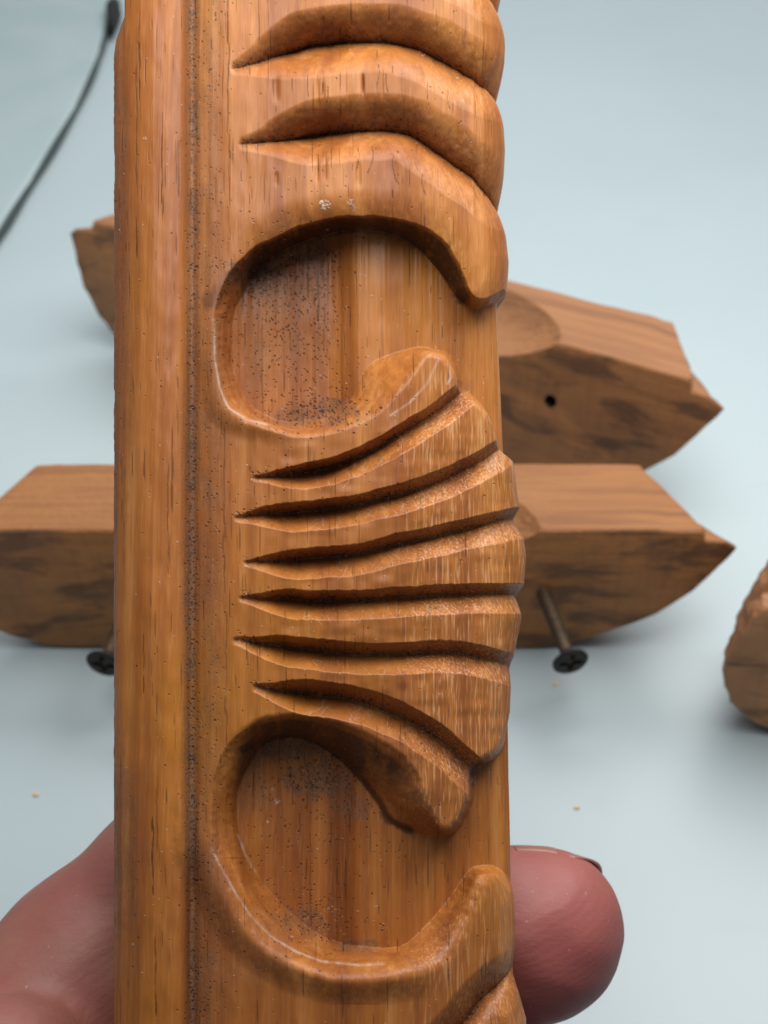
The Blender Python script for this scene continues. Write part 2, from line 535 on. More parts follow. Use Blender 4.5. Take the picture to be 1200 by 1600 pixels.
    # ragged bottom-left arris
    X[:, 0] += 0.8 * (vnoise(rows / 6, rows * 0, 17) - .5) + 2.5 * (vnoise(rows / 31, rows * 0, 18) - .5) ** 3 * 6
    tl = 30 * (1 - sstep(-30, 95, rows))
    X[:, :14] += (tl[:, None]) * np.linspace(1, 0, 14)[None, :] ** 1.0
    # left wall
    Xl = X[:, :1] + 0 * cl[None] + 5.0 * (1 - cl[None]) ** 2 - 0
    Hl = BACK + (H[:, :1] - BACK) * cl[None]
    X = np.hstack([Xl, X]); H = np.hstack([Hl, H])
    nC = X.shape[1]
    Yp = np.repeat(rows[:, None], nC, 1)
    Xat = np.hstack([np.full((nR, len(cl)), 176.0), Xe])

    # photo pixel -> board plane (metres)
    dx = (X - 600) / FPX; dy = -(Yp - 800) / FPX
    # ray = RT*dx + UP*dy + AX ; plane through B_O with normal B_N
    nA = B_N.dot(AX); nU = B_N.dot(UP)
    Hc = np.maximum(H, -118) * PX          # relief lies behind the traced outline along the line of sight
    k = (BD * nA + Hc) / (nA + dy * nU)
    u = dx * k
    v = (dy * k) * UP.dot(B_Y) + (k - BD) * AX.dot(B_Y)
    w = H * PX
    co = np.stack([u, v, w], -1).reshape(-1, 3)
    idx = np.arange(nR * nC).reshape(nR, nC)
    f = np.stack([idx[:-1, :-1], idx[1:, :-1], idx[1:, 1:], idx[:-1, 1:]], -1).reshape(-1, 4)
    # flat back and end grain: simple grids that reuse the border vertices
    back = np.stack([idx[:-1, 0], idx[:-1, -1], idx[1:, -1], idx[1:, 0]], -1)
    me_f = [f, back]
    # end caps as strips towards the back edge line
    nv = len(co)
    for r in (0, nR - 1):
        tt = np.linspace(0, 1, nC)
        base = co[idx[r, 0]] * (1 - tt[:, None]) + co[idx[r, -1]] * tt[:, None]
        ids = np.arange(nv, nv + nC); nv += nC
        co = np.vstack([co, base])
        q = np.stack([idx[r, :-1], idx[r, 1:], ids[1:], ids[:-1]], -1)
        if r: q = q[:, ::-1]
        me_f.append(q)
    me = mesh_np('carved_moulding', co, np.vstack(me_f))

    # ---- wear and painted-shade attributes
    pad = nv - nR * nC
    Wd = len(cl)
    XX = Xat; YY = Yp
    z = np.zeros((nR, Wd))
    Mh = np.hstack([z + 1, M]); gUh = np.hstack([z, gU]); wallh = np.hstack([z, wall]); lith = np.hstack([z, litf]); gvh = np.hstack([z, gv])
    dust = np.zeros(XX.shape)
    n1 = vnoise(XX / 14, YY / 30, 21); n2 = vnoise(XX / 5, YY / 7, 22)
    # grey line of dirt in the quirk, with channel shade painted in
    gl = np.exp(-((XX - 300 - 3 * np.sin(YY / 210)) / 12.0) ** 2)
    dust = np.maximum(dust, gl * (0.72 + 0.28 * sstep(.3, .8, vnoise(XX * 0, YY / 40, 23))))
    dust = np.maximum(dust, np.exp(-((XX - 325) / 24) ** 2) * 0.42 * (n1 + .25))
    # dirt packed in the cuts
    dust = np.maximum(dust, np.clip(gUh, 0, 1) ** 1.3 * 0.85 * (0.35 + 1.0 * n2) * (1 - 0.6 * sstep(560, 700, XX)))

    def blob(cx, cy, rx, ry, a):
        e = ((XX - cx) / rx) ** 2 + ((YY - cy) / ry) ** 2
        return a * np.clip(1.25 - e + 1.1 * (n2 - .5) + .9 * (n1 - .5), 0, 1)
    for b in ((400,430,48,32,.75),(470,395,60,22,.6),(440,350,30,22,.25),(505,1215,58,36,.78),(545,1262,30,22,.55),(440,1170,60,20,.7),
              (520,645,60,22,.55),(470,650,50,18,.5),(400,540,30,90,.30),(480,1440,40,26,.45),(560,1478,34,12,.55),(450,450,70,60,.22),
              (455,480,70,120,.20),(395,1210,30,60,.4),(190,560,16,260,.30),(186,250,14,200,.45),(190,1320,26,160,.35),(330,680,34,50,.25),(400,1480,60,60,.22)):
        dust = np.maximum(dust, blob(*b))
    # black dirt plus painted shade right under both hooks and at the foot of the left walls
    soot_shade = np.zeros(XX.shape)
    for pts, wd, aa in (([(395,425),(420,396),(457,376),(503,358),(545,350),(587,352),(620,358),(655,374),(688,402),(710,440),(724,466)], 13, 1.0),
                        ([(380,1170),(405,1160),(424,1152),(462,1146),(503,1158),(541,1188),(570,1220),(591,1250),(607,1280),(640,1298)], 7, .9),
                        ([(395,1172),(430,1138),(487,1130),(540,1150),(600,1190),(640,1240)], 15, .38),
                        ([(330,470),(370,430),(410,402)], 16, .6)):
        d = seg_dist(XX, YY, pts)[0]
        soot_shade = np.maximum(soot_shade, aa * np.clip(1.3 - (d / wd) ** 1.4 + .5 * (n2 - .5) + .5 * (n1 - .5), 0, 1))
    soot_shade = np.maximum(soot_shade, wallh * np.clip(1.0 + .5 * (n1 - .5) + .4 * (n2 - .5), 0, 1) * np.where(YY < 700, 1.0, .95) * sstep(345, 420, XX) * (1 - sstep(735, 780, XX)))  # upper cavity walls: shade as well as grime put into the colour
    dust = np.clip(dust, 0, 1)

    pore = np.zeros(XX.shape); lint = np.zeros(XX.shape)
    colx = XX[0]

    def stamp(arr, cx, cy, rx, ry, a, ang=0.0):
        R = max(rx, ry) * 1.6 + 2
        i0 = np.searchsorted(rows, cy - R); i1 = np.searchsorted(rows, cy + R)
        j0 = np.searchsorted(colx[Wd:], cx - R) + Wd; j1 = np.searchsorted(colx[Wd:], cx + R) + Wd
        if i1 <= i0 or j1 <= j0: return
        x = XX[i0:i1, j0:j1] - cx; y = YY[i0:i1, j0:j1] - cy
        c, s = math.cos(ang), math.sin(ang)
        e = ((x * c + y * s) / rx) ** 2 + ((-x * s + y * c) / ry) ** 2
        arr[i0:i1, j0:j1] = np.maximum(arr[i0:i1, j0:j1], a * np.clip(1.5 - e, 0, 1))

    R = np.random.default_rng(5)

    def scatter(arr, n, fx, fy, rx=(.7, 1.5), ry=(.7, 1.6), a=(.5, 1)):
        for _ in range(n):
            stamp(arr, fx(), fy(), R.uniform(*rx), R.uniform(*ry), R.uniform(*a), R.uniform(-.5, .5))
    # peppering of tiny dirt pits
    scatter(pore, 420, lambda: R.normal(301, 5), lambda: R.uniform(-60, 1660))
    scatter(pore, 420, lambda: R.normal(328, 17), lambda: R.uniform(-60, 1660), a=(.3, .9))
    scatter(pore, 520, lambda: R.normal(455, 50), lambda: R.normal(510, 85), a=(.4, 1))
    scatter(pore, 200, lambda: R.normal(430, 45), lambda: R.normal(435, 25), rx=(.8, 1.9))
    scatter(pore, 160, lambda: R.normal(500, 40), lambda: R.normal(645, 14), rx=(.8, 2.2))
    scatter(pore, 260, lambda: R.normal(490, 75), lambda: R.normal(1290, 90), a=(.3, .9))
    scatter(pore, 140, lambda: R.normal(500, 45), lambda: R.normal(1205, 24))
    scatter(pore, 110, lambda: R.normal(480, 40), lambda: R.normal(1440, 26))
    scatter(pore, 420, lambda: R.uniform(180, 800), lambda: R.uniform(-60, 1660), a=(.25, .8))
    for line, dep, wu, wl, rd in GROOVES:
        ln = np.array(line, float)
        for _ in range(90):
            t = R.beta(1.1, 2.0) * (len(ln) - 1)
            i = int(t); p = ln[i] * (1 - (t - i)) + ln[min(i + 1, len(ln) - 1)] * (t - i)
            stamp(pore, p[0] + R.normal(0, 3), p[1] - abs(R.normal(0, 7)), R.uniform(.7, 1.7), R.uniform(.7, 1.4), R.uniform(.4, 1))
            if R.random() < .4:
                stamp(lint, p[0] + R.normal(0, 3), p[1] + R.normal(0, 4), R.uniform(.5, 2.2), R.uniform(.4, .8), R.uniform(.2, .7), R.uniform(-1, 1))
    # long open pores along the grain
    for _ in range(560):
        x = R.uniform(180, 800)
        stamp(pore, x, R.uniform(-60, 1660), R.uniform(.5, .9), R.uniform(5, 26), R.uniform(.12, .55), R.uniform(-.02, .02))
    for x, ya, yb, a in ((356,5,215,.8),(358,225,330,.45),(350,680,900,.45),(353,970,1180,.4),(218,40,150,.7),(213,120,300,.45),(253,190,330,.7),
                         (279,230,300,.6),(269,690,800,.6),(262,740,900,.45),(238,1290,1400,.7),(246,1230,1330,.6),(243,1480,1580,.7),(224,1000,1080,.6),
                         (277,600,680,.5),(213,360,400,.6),(208,600,640,.5),(482,400,460,.55),(497,440,500,.6),(410,520,620,.5),(485,1310,1450,.4),(640,375,440,.5),
                         (568,130,145,.9),(540,1350,1430,.4),(669,1340,1385,.7),(396,1210,1270,.5),(556,395,450,.35)):
        y = ya
        while y < yb:
            L = R.uniform(8, 24)
            stamp(pore, x + R.normal(0, .7), y, R.uniform(.6, 1.3), L, a * R.uniform(.5, 1.1), R.uniform(-.03, .03))
            y += L * R.uniform(.8, 1.7)
    # curved pencil-thin cracks over the round ridges
    for x, y, h, lean in ((480,135,30,.05),(505,130,34,-.05),(512,150,26,-.1),(592,120,34,-.15),(603,130,26,.1),(628,135,38,.0),(668,150,40,.1),
                          (700,160,34,.2),(614,265,44,.2),(560,250,34,-.1),(582,250,40,-.2),(660,290,30,.2),(505,250,30,0),(497,255,24,0)):
        for t in np.linspace(-1, 1, 14):
            stamp(pore, x + lean * h * t * t * .5 + lean * h * t * .4, y + h * t * .5, .6, 2.2, R.uniform(.3, .7))
    # pale crumbs and lint
    scatter(lint, 260, lambda: R.uniform(185, 790), lambda: R.uniform(-60, 1660), rx=(.5, 1.2), ry=(.5, 1.2), a=(.15, .6))
    scatter(lint, 60, lambda: R.normal(480, 70), lambda: R.normal(440, 60), rx=(.5, 2.6), ry=(.4, .8), a=(.15, .5))
    scatter(lint, 50, lambda: R.normal(500, 50), lambda: R.normal(1445, 25), rx=(.5, 3.), ry=(.4, .7), a=(.15, .5))
    for x, y, r, a in ((511,321,7,.9),(505,318,4,.6),(547,318,5,.5),(553,325,4,.4),(433,1252,3.5,.9),(425,1234,2,.7),(418,1284,2.2,.9),(226,216,2.4,.8),(208,1476,1.6,.8),(222,1520,1.5,.8)):
        for _ in range(16):
            stamp(lint, x + R.normal(0, r * .5), y + R.normal(0, r * .5), r * R.uniform(.15, .4), r * R.uniform(.15, .45), a * R.uniform(.3, .9), R.uniform(-1.5, 1.5))
    # pale line along the left rims of both hollows
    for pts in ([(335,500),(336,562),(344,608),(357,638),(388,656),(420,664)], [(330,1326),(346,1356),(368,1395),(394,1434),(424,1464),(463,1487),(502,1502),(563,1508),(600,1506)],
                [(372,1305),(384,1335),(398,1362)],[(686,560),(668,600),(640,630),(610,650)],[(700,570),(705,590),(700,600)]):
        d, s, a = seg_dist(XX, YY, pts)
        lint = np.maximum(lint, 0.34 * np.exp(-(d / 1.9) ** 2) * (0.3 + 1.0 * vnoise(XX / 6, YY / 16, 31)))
    # fleck: where the knife opened the grain
    fleck = sstep(590, 690, XX) * Mh * (0.35 + 0.75 * sstep(540, 640, YY) * (1 - sstep(1300, 1340, YY)) + .35 * sstep(1380, 1420, YY))
    fleck = np.maximum(fleck, lith * .22 * sstep(400, 500, XX) * sstep(640, 700, YY))
    fleck = np.clip(np.maximum(fleck, .18), 0, 1)
    # fine cross scratches left on the lit flanks
    for _ in range(420):
        line, dep, wu, wl, rd = GROOVES[R.integers(3, 9)]
        ln = np.array(line, float); t = R.uniform(.2, .98) * (len(ln) - 1); i = int(t)
        p = ln[i] * (1 - (t - i)) + ln[min(i + 1, len(ln) - 1)] * (t - i)
        if p[0] > 815: continue
        stamp(lint, p[0], p[1] + R.uniform(6, 34), .5, R.uniform(2, 9), R.uniform(.10, .34), R.uniform(-1.3, 1.3))
    for nm, a in (('soot_shade', soot_shade), ('dust', dust), ('pore', pore), ('lint', lint), ('fleck', fleck)):
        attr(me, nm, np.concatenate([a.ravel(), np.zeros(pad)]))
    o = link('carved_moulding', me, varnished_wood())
    o.matrix_world = Matrix(((B_X.x, B_Y.x, B_N.x, B_O.x), (B_X.y, B_Y.y, B_N.y, B_O.y), (B_X.z, B_Y.z, B_N.z, B_O.z), (0, 0, 0, 1)))
    tag(o, 'upright orange varnished wood moulding carved with scrolls and a fan of ridges, held in the hand', 'wood carving')
    return o


build_carving()


# ------------------------------------------------------------------ the wooden blocks lying on the sheet
def evaluated_copy(o):
    dg = bpy.context.evaluated_depsgraph_get()
    me = bpy.data.meshes.new_from_object(o.evaluated_get(dg))
    o.modifiers.clear()
    o.data = me


def block_outline(k):
    """half outline (x>0) of a section at depth fraction k, front flat face k=0, x and z in metres"""
    P_, T, top, tz = 0.0905 - 0.012 * k ** 1.2, 0.1000 - 0.020 * k ** 1.3, 0.038, 0.0345
    up = 0.006 * k ** 2
    pts = [(0.0, top), (0.02, top), (0.04, top), (0.06, top), (0.078 - .006 * k, top), (P_, top - 0.0003), (P_ + 0.0012, tz + 0.0006 - .001 * k),
           ((P_ + T) / 2, tz + 0.0004 - .004 * k), (T - 0.002, tz - 0.0002 - .009 * k), (T, tz - 0.0016 - .010 * k)]
    low = [(0.095, 0.0250), (0.090, 0.0178), (0.083, 0.0115), (0.0725, 0.0062), (0.064, 0.0028), (0.053, 0.0004), (0.035, 0.0), (0.015, 0.0), (0.0, 0.0)]
    s = T / 0.100
    for x, z in low: pts.append((x * s, z * (1 - .25 * k) + up))
    return pts


def make_block(name, mat, hole=None, seed=0, blunt=False, scoop=0.016):
    ks = [0, 0.02, 0.12, 0.3, 0.5, 0.7, 0.86, 0.97, 1.0]
    depth = 0.0245
    bm = bmesh.new()
    R = np.random.default_rng(seed)
    rings = []
    for k in ks:
        h = block_outline(max(0, k))
        h = [(x, z) for x, z in h]
        hl = h
        if blunt:
            q = h[9][0] / 0.100
            hl = h[:10] + [(x * q, z + 0.006 * k * k) for x, z in ((0.0998, 0.025), (0.0985, 0.0175), (0.0945, 0.0098), (0.088, 0.0048), (0.079, 0.0015), (0.062, 0.0002))] + h[16:]
        full = h + [(-x, z) for x, z in hl[-2:0:-1]]
        # densify
        dense = []
        n = len(full)
        for i in range(n):
            a = full[i]; b = full[(i + 1) % n]
            L = math.hypot(a[0] - b[0], a[1] - b[1]); m = max(1, int(L / 0.003)) if False else 3
            for j in range(m): dense.append((a[0] + (b[0] - a[0]) * j / m, a[1] + (b[1] - a[1]) * j / m))
        inset = 0.0005 if k in (0, 1.0) else 0
        ring = []
        for i, (x, z) in enumerate(dense):
            zz = z + (-inset if z > 0.02 else inset)
            xx = x - math.copysign(inset, x) if abs(x) > .01 else x
            nz = 0.00030 * math.sin(i * 1.7 + seed) * math.sin(i * .61 + k * 3) + R.normal(0, 0.00014)
            ring.append(bm.verts.new((xx + nz * .8, k * depth, max(0.0, zz + (nz if z < .03 and z > 0.001 else nz * .4)))))
        rings.append(ring)
    n = len(rings[0])
    for a, b in zip(rings, rings[1:]):
        for i in range(n):
            bm.faces.new((a[i], a[(i + 1) % n], b[(i + 1) % n], b[i]))
    bm.faces.new(rings[0][::-1])
    bm.faces.new(rings[-1])
    bmesh.ops.recalc_face_normals(bm, faces=bm.faces)
    me = bpy.data.meshes.new(name)
    bm.to_mesh(me); bm.free()
    o = link(name, me, mat, smooth=False)
    # central scoop in the top arris and, on one piece, the screw hole
    cut = bmesh.new()
    bmesh.ops.create_uvsphere(cut, u_segments=48, v_segments=24, radius=1.0, matrix=Matrix.Translation((scoop, -0.001, 0.047)) @ Matrix.Diagonal((0.046, 0.026, 0.019, 1)))
    tools = []
    for i in range(2 if hole else 1):
        if i == 1:
            cut = bmesh.new()
            bmesh.ops.create_cone(cut, cap_ends=True, segments=24, radius1=hole[2], radius2=hole[2], depth=0.03,
                                  matrix=Matrix.Translation((hole[0], 0.0, hole[1])) @ Matrix.Rotation(math.pi / 2, 4, 'X'))
        m2 = bpy.data.meshes.new('cutter'); cut.to_mesh(m2); cut.free()
        c = bpy.data.objects.new('cutter', m2); scn.collection.objects.link(c)
        md = o.modifiers.new('cut', 'BOOLEAN'); md.operation = 'DIFFERENCE'; md.object = c; md.solver = 'EXACT'
        tools.append(c)
    evaluated_copy(o)
    for c in tools: bpy.data.objects.remove(c)
    bv = o.modifiers.new('soften', 'BEVEL'); bv.width = 0.0006; bv.segments = 2; bv.limit_method = 'ANGLE'; bv.angle_limit = math.radians(35)
    evaluated_copy(o)
    o.data.polygons.foreach_set('use_smooth', np.ones(len(o.data.polygons), bool))
    o.data.set_sharp_from_angle(angle=math.radians(35))
    if hole:
        o.data.materials.append(HOLE)
        for p in o.data.polygons:
            c = p.center
            if c.y > 0.0006 and math.hypot(c.x - hole[0], c.z - hole[1]) < hole[2] * 1.3 and c.y < 0.02: p.material_index = 1
    return o


L1 = (0.30, 0.122, 0.032); M1 = (0.235, 0.086, 0.022); D1 = (0.14, 0.047, 0.014)
wood_a = raw_wood('raw_wood_stained', L1, M1, D1, 0.85, 1.3)
wood_b = raw_wood('raw_wood_plain', (0.29, 0.124, 0.042), (0.225, 0.088, 0.028), (0.13, 0.047, 0.016), 0.6, 4.1)
wood_c = raw_wood('raw_wood_scuffed', (0.36, 0.165, 0.066), (0.27, 0.115, 0.045), (0.085, 0.038, 0.022), 0.85, 7.7)
SCREW = plain('rusty_screw_steel', (0.09, 0.055, 0.028), 0.6, 0.4, 0.8, 700, 0.0002)
SCREW_HEAD = plain('blackened_steel', (0.022, 0.018, 0.016), 0.6, 0.4, 0.5, 900)
HOLE = plain('shaded_hole', (0.012, 0.008, 0.006), 0.9)  # near-black colour stands in for the shade inside the drilled hole

GRP = 'carved wooden blocks lying on the pale sheet behind the held moulding'
front = make_block('wooden_block', wood_a, seed=1, blunt=True, scoop=0.0105)
front.scale = (0.902, 1, 1)
fb = on_z(530, 1015, 0.0)
front.location = (fb.x, fb.y, 0.0)
front.rotation_euler = (0, 0, 0.0)
tag(front, 'block with two long screws sticking out of its stained flat face', 'wooden block', GRP)

back = bpy.data.objects.new('wooden_block_pose', None); scn.collection.objects.link(back)
tipR = on_z(1133, 632, 0.0415); tipL = on_z(108, 357, 0.0415)
mid = (tipR + tipL) / 2
back.location = (mid.x, mid.y, 0)
back.rotation_euler = (0, 0, math.atan2(tipR.y - tipL.y, tipR.x - tipL.x))
# screw hole drilled where the photo shows it
back.scale = (1.012, 1, 1.22)
bpy.context.view_layer.update()
inv = back.matrix_world.inverted()
o_ = inv @ CO; d_ = inv.to_3x3() @ ray(860, 627)
hp = o_ + d_ * (-o_.y / d_.y)
loc, rot = back.location.copy(), back.rotation_euler.copy()
bpy.data.objects.remove(back)
back = make_block('wooden_block', wood_b, hole=(hp.x, hp.z, 0.0017), seed=2, blunt=True)
back.location = loc; back.rotation_euler = rot; back.scale = (1.012, 1, 1.22)
tag(back, 'farthest block, turned at an angle, one small round hole in its flat face', 'wooden block', GRP)


def add_screw(parent, px, py, hx, hy, hy_dist):
    """screw driven half way into the flat face of the block"""
    pm = parent.matrix_world.inverted()
    r = ray(px, py)
    face_y = parent.location.y
    a = CO + r * ((face_y - CO.y) / r.y)
    r2 = ray(hx, hy)
    b = CO + r2 * ((face_y - hy_dist - CO.y) / r2.y)
    d = (b - a)
    L = d.length; d.normalize()
    start = a - d * 0.004
    L += 0.004
    bm = bmesh.new()
    seg = 20; rings = []
    n = int(L / 0.00022)
    for i in range(n + 1):
        z = L * i / n
        tt = z / 0.0014
        ring = []
        for j in range(seg):
            ang = 2 * math.pi * j / seg
            ph = (tt - j / seg) % 1.0
            rr = 0.00135 + 0.00055 * max(0, 1 - abs(ph - .5) * 5)
            if z > L * 0.72: rr = 0.0015
            ring.append(bm.verts.new((rr * math.cos(ang), rr * math.sin(ang), z)))
        rings.append(ring)
    for p, q in zip(rings, rings[1:]):
        for j in range(seg): bm.faces.new((p[j], p[(j + 1) % seg], q[(j + 1) % seg], q[j]))
    bm.faces.new(rings[0][::-1]); bm.faces.new(rings[-1])
    me = bpy.data.meshes.new('screw'); bm.to_mesh(me); bm.free()
    s = link('screw', me, SCREW)
    q = d.to_track_quat('Z', 'Y')
    s.parent = parent
    s.matrix_parent_inverse = pm
    s.rotation_euler = q.to_euler(); s.location = start
    # countersunk head with a cross recess
    bm = bmesh.new()
    prof = [(0.0015, L - 0.0024), (0.0030, L - 0.0008), (0.00405, L - 0.0001), (0.0041, L + 0.0002), (0.0038, L + 0.0005)]
    seg = 48
    rg = [[bm.verts.new((r * math.cos(2 * math.pi * j / seg), r * math.sin(2 * math.pi * j / seg), z)) for j in range(seg)] for r, z in prof]
    for p, qq in zip(rg, rg[1:]):
        for j in range(seg): bm.faces.new((p[j], p[(j + 1) % seg], qq[(j + 1) % seg], qq[j]))
    bm.faces.new(rg[0][::-1])
    prev = rg[-1]
    for fr in (0.9, 0.72, 0.60, 0.50, 0.40, 0.28, 0.14):
        cur = []
        for j in range(seg):
            a_ = 2 * math.pi * j / seg
            r = 0.0038 * fr
            cx, cy = r * math.cos(a_), r * math.sin(a_)
            arm = min(abs(cx), abs(cy)) < 0.00055 and r < 0.0026
            cur.append(bm.verts.new((cx, cy, L + 0.0005 + (-0.0013 if arm else 0.0001))))
        for j in range(seg): bm.faces.new((prev[j], prev[(j + 1) % seg], cur[(j + 1) % seg], cur[j]))
        prev = cur
    bm.faces.new(prev)
    me = bpy.data.meshes.new('screw_head'); bm.to_mesh(me); bm.free()
    h = link('screw_head', me, SCREW_HEAD, smooth=False)
    h.parent = s
    return s


bpy.context.view_layer.update()
add_screw(front, 849, 925, 891, 1033, 0.0200)
add_screw(front, 212, 930, 163, 1036, 0.0200)


def make_end_block():
    """the piece cut by the right edge of the frame: flat dark face, rounded foot, ridges stepping back along its end"""
    bm = bmesh.new()
    # outline of the flat face in local x (right) / z, origin at its lowest point
    base = [(0.120, 0.040), (0.06, 0.0400), (0.012, 0.0398), (-0.0055, 0.0392), (-0.0074, 0.0360), (-0.0090, 0.0290), (-0.0100, 0.0225),
            (-0.0094, 0.0160), (-0.0068, 0.0100), (-0.0022, 0.0052), (0.0045, 0.0018), (0.014, 0.0003), (0.03, 0.0), (0.12, 0.0)]
    # depth stations: (depth, x shift of the end, top drop) - lobes with cuts between them
    st = [(0.0, 0.0003, .0004), (0.0006, 0.0, 0.0), (0.0045, 0.0002, 0.0), (0.0060, 0.0012, 0.0007), (0.0072, 0.0040, 0.0035), (0.0084, 0.0046, 0.0040),
          (0.0094, 0.0034, 0.0012), (0.0104, 0.0030, 0.0004), (0.0150, 0.0036, 0.0008), (0.0164, 0.0052, 0.0022), (0.0176, 0.0082, 0.0056), (0.0188, 0.0080, 0.0040), (0.0200, 0.0070, 0.0024), (0.0250, 0.0078, 0.0030), (0.0265, 0.0100, 0.006)]
    rings = []
    for y, sx, dz in st:
        pts = []
        for i in range(len(base)):
            a = base[i]; b = base[(i + 1) % len(base)]
            for j in range(4):
                pts.append((a[0] + (b[0] - a[0]) * j / 4, a[1] + (b[1] - a[1]) * j / 4))
        ring = []
        for i, (x, z) in enumerate(pts):
            wgt = max(0, 1 - max(0, x) / 0.11)
            ring.append(bm.verts.new((x + sx * wgt + 0.00018 * math.sin(i * 2.3 + y * 900), y, z - 1.7 * dz * (z / 0.04) ** 2 + 0.00018 * math.sin(i * 1.3) * (z > .001))))
        rings.append(ring)
    n = len(rings[0])
    for a, b in zip(rings, rings[1:]):
        for i in range(n): bm.faces.new((a[i], a[(i + 1) % n], b[(i + 1) % n], b[i]))
    bm.faces.new(rings[0][::-1]); bm.faces.new(rings[-1])
    bmesh.ops.recalc_face_normals(bm, faces=bm.faces)
    me = bpy.data.meshes.new('wooden_block'); bm.to_mesh(me); bm.free()
    o = link('wooden_block', me, wood_c, smooth=False)
    bv = o.modifiers.new('soften', 'BEVEL'); bv.width = 0.0005; bv.segments = 2; bv.limit_method = 'ANGLE'; bv.angle_limit = math.radians(35)
    evaluated_copy(o)
    o.data.polygons.foreach_set('use_smooth', np.ones(len(o.data.polygons), bool))
    o.data.set_sharp_from_angle(angle=math.radians(32))
    p = on_z(1205, 1160, 0.0)
    o.location = (p.x - 0.0035, p.y + 0.002, 0)
    o.rotation_euler = (0, 0, math.radians(-7))
    return tag(o, 'dark scuffed block cut off by the right edge, ridges stepping up its end', 'wooden block', GRP)


make_end_block()


# ------------------------------------------------------------------ side sheet with the dark bound edge, upper left
def build_side_panel():
    path = [(-140, 560), (-60, 445), (0, 362), (30, 312), (62, 262), (95, 208), (122, 160), (145, 112), (158, 76), (167, 44), (174, 12), (178, -30), (180, -90)]
    path = smooth_poly(path, 2)
    edge = [on_z(x, y, 0.004) for x, y in path]
    bm = bmesh.new()
    cols = []
    for i, p in enumerate(edge):
        n = len(edge)
        far = Vector((p.x - 0.75, p.y + 0.10, 0.0))
        row = []
        for j, t in enumerate((0, .004, .02, .08, .2, .45, 1.0)):
            q = p.lerp(far, t)
            row.append(bm.verts.new((q.x, q.y, 0.0042 + 0.16 * max(0, t - .2) ** 1.5)))
        cols.append(row)
    for a, b in zip(cols, cols[1:]):
        for j in range(len(a) - 1): bm.faces.new((a[j], b[j], b[j + 1], a[j + 1]))
    me = bpy.data.meshes.new('side_panel'); bm.to_mesh(me); bm.free()
    N = NT('pale_grey_blue_panel')
    nz = N.noise(N.coord((1, 1, 1)), 22, 3, 0.55, .5)
    m = N.out(N.mix(N.mr(nz, .35, .65), (0.29, 0.37, 0.385), (0.33, 0.40, 0.415)), 0.5, N.bump(nz, .2, .001))
    root = link('side_panel', me, m)
    sol = root.modifiers.new('thick', 'SOLIDIFY'); sol.thickness = 0.0025; sol.offset = -1
    evaluated_copy(root)
    tag(root, 'pale sheet with a thin curved black edge at the upper left of the photo', 'side panel')
    # black binding along the edge
    bm = bmesh.new(); seg = 10; rings = []
    for i, p in enumerate(edge):
        t = (edge[min(i + 1, len(edge) - 1)] - edge[max(i - 1, 0)]).normalized()
        s = t.cross(Vector((0, 0, 1))).normalized()
        r = 0.0011 + 0.0002 * math.sin(i * .7)
        if p.y > 0.60: r = 0.0013
        c = p + Vector((0, 0, -0.0012))
        rings.append([bm.verts.new(c + s * (r * math.cos(2 * math.pi * j / seg)) + Vector((0, 0, 1.6 * r * math.sin(2 * math.pi * j / seg)))) for j in range(seg)])
    for a, b in zip(rings, rings[1:]):
        for j in range(seg): bm.faces.new((a[j], a[(j + 1) % seg], b[(j + 1) % seg], b[j]))
    bm.faces.new(rings[0][::-1]); bm.faces.new(rings[-1])
    me = bpy.data.meshes.new('edge_binding'); bm.to_mesh(me); bm.free()
    link('edge_binding', me, plain('black_binding', (0.030, 0.045, 0.045), .6), root)
    # black clip at the top of the edge
    bm = bmesh.new()
    a = on_z(176, 10, 0.006); b = on_z(169, 46, 0.006)
    t = (b - a).normalized(); s = t.cross(Vector((0, 0, 1))).normalized()
    L = (b - a).length
    prof = [(0, .0030), (.15, .0036), (.45, .0030), (.75, .0019), (1.0, .0010)]
    lo, hi = [], []
    for f, w in prof:
        c = a + t * (L * f) - s * 0.001
        for arr, z in ((lo, -0.004), (hi, 0.004)):
            arr.append((bm.verts.new(c - s * w + Vector((0, 0, z))), bm.verts.new(c + s * w + Vector((0, 0, z)))))
    for i in range(len(prof) - 1):
        bm.faces.new((hi[i][0], hi[i][1], hi[i + 1][1], hi[i + 1][0])); bm.faces.new((lo[i][1], lo[i][0], lo[i + 1][0], lo[i + 1][1]))
        bm.faces.new((lo[i][0], hi[i][0], hi[i + 1][0], lo[i + 1][0])); bm.faces.new((hi[i][1], lo[i][1], lo[i + 1][1], hi[i + 1][1]))
    bm.faces.new((lo[0][0], lo[0][1], hi[0][1], hi[0][0])); bm.faces.new((lo[-1][1], lo[-1][0], hi[-1][0], hi[-1][1]))
    bmesh.ops.recalc_face_normals(bm, faces=bm.faces)
    bmesh.ops.bevel(bm, geom=bm.edges[:], offset=0.0007, segments=2, affect='EDGES')
    me = bpy.data.meshes.new('edge_clip'); bm.to_mesh(me); bm.free()
    link('edge_clip', me, plain('black_plastic', (0.002, 0.0025, 0.0025), .8), root)


build_side_panel()


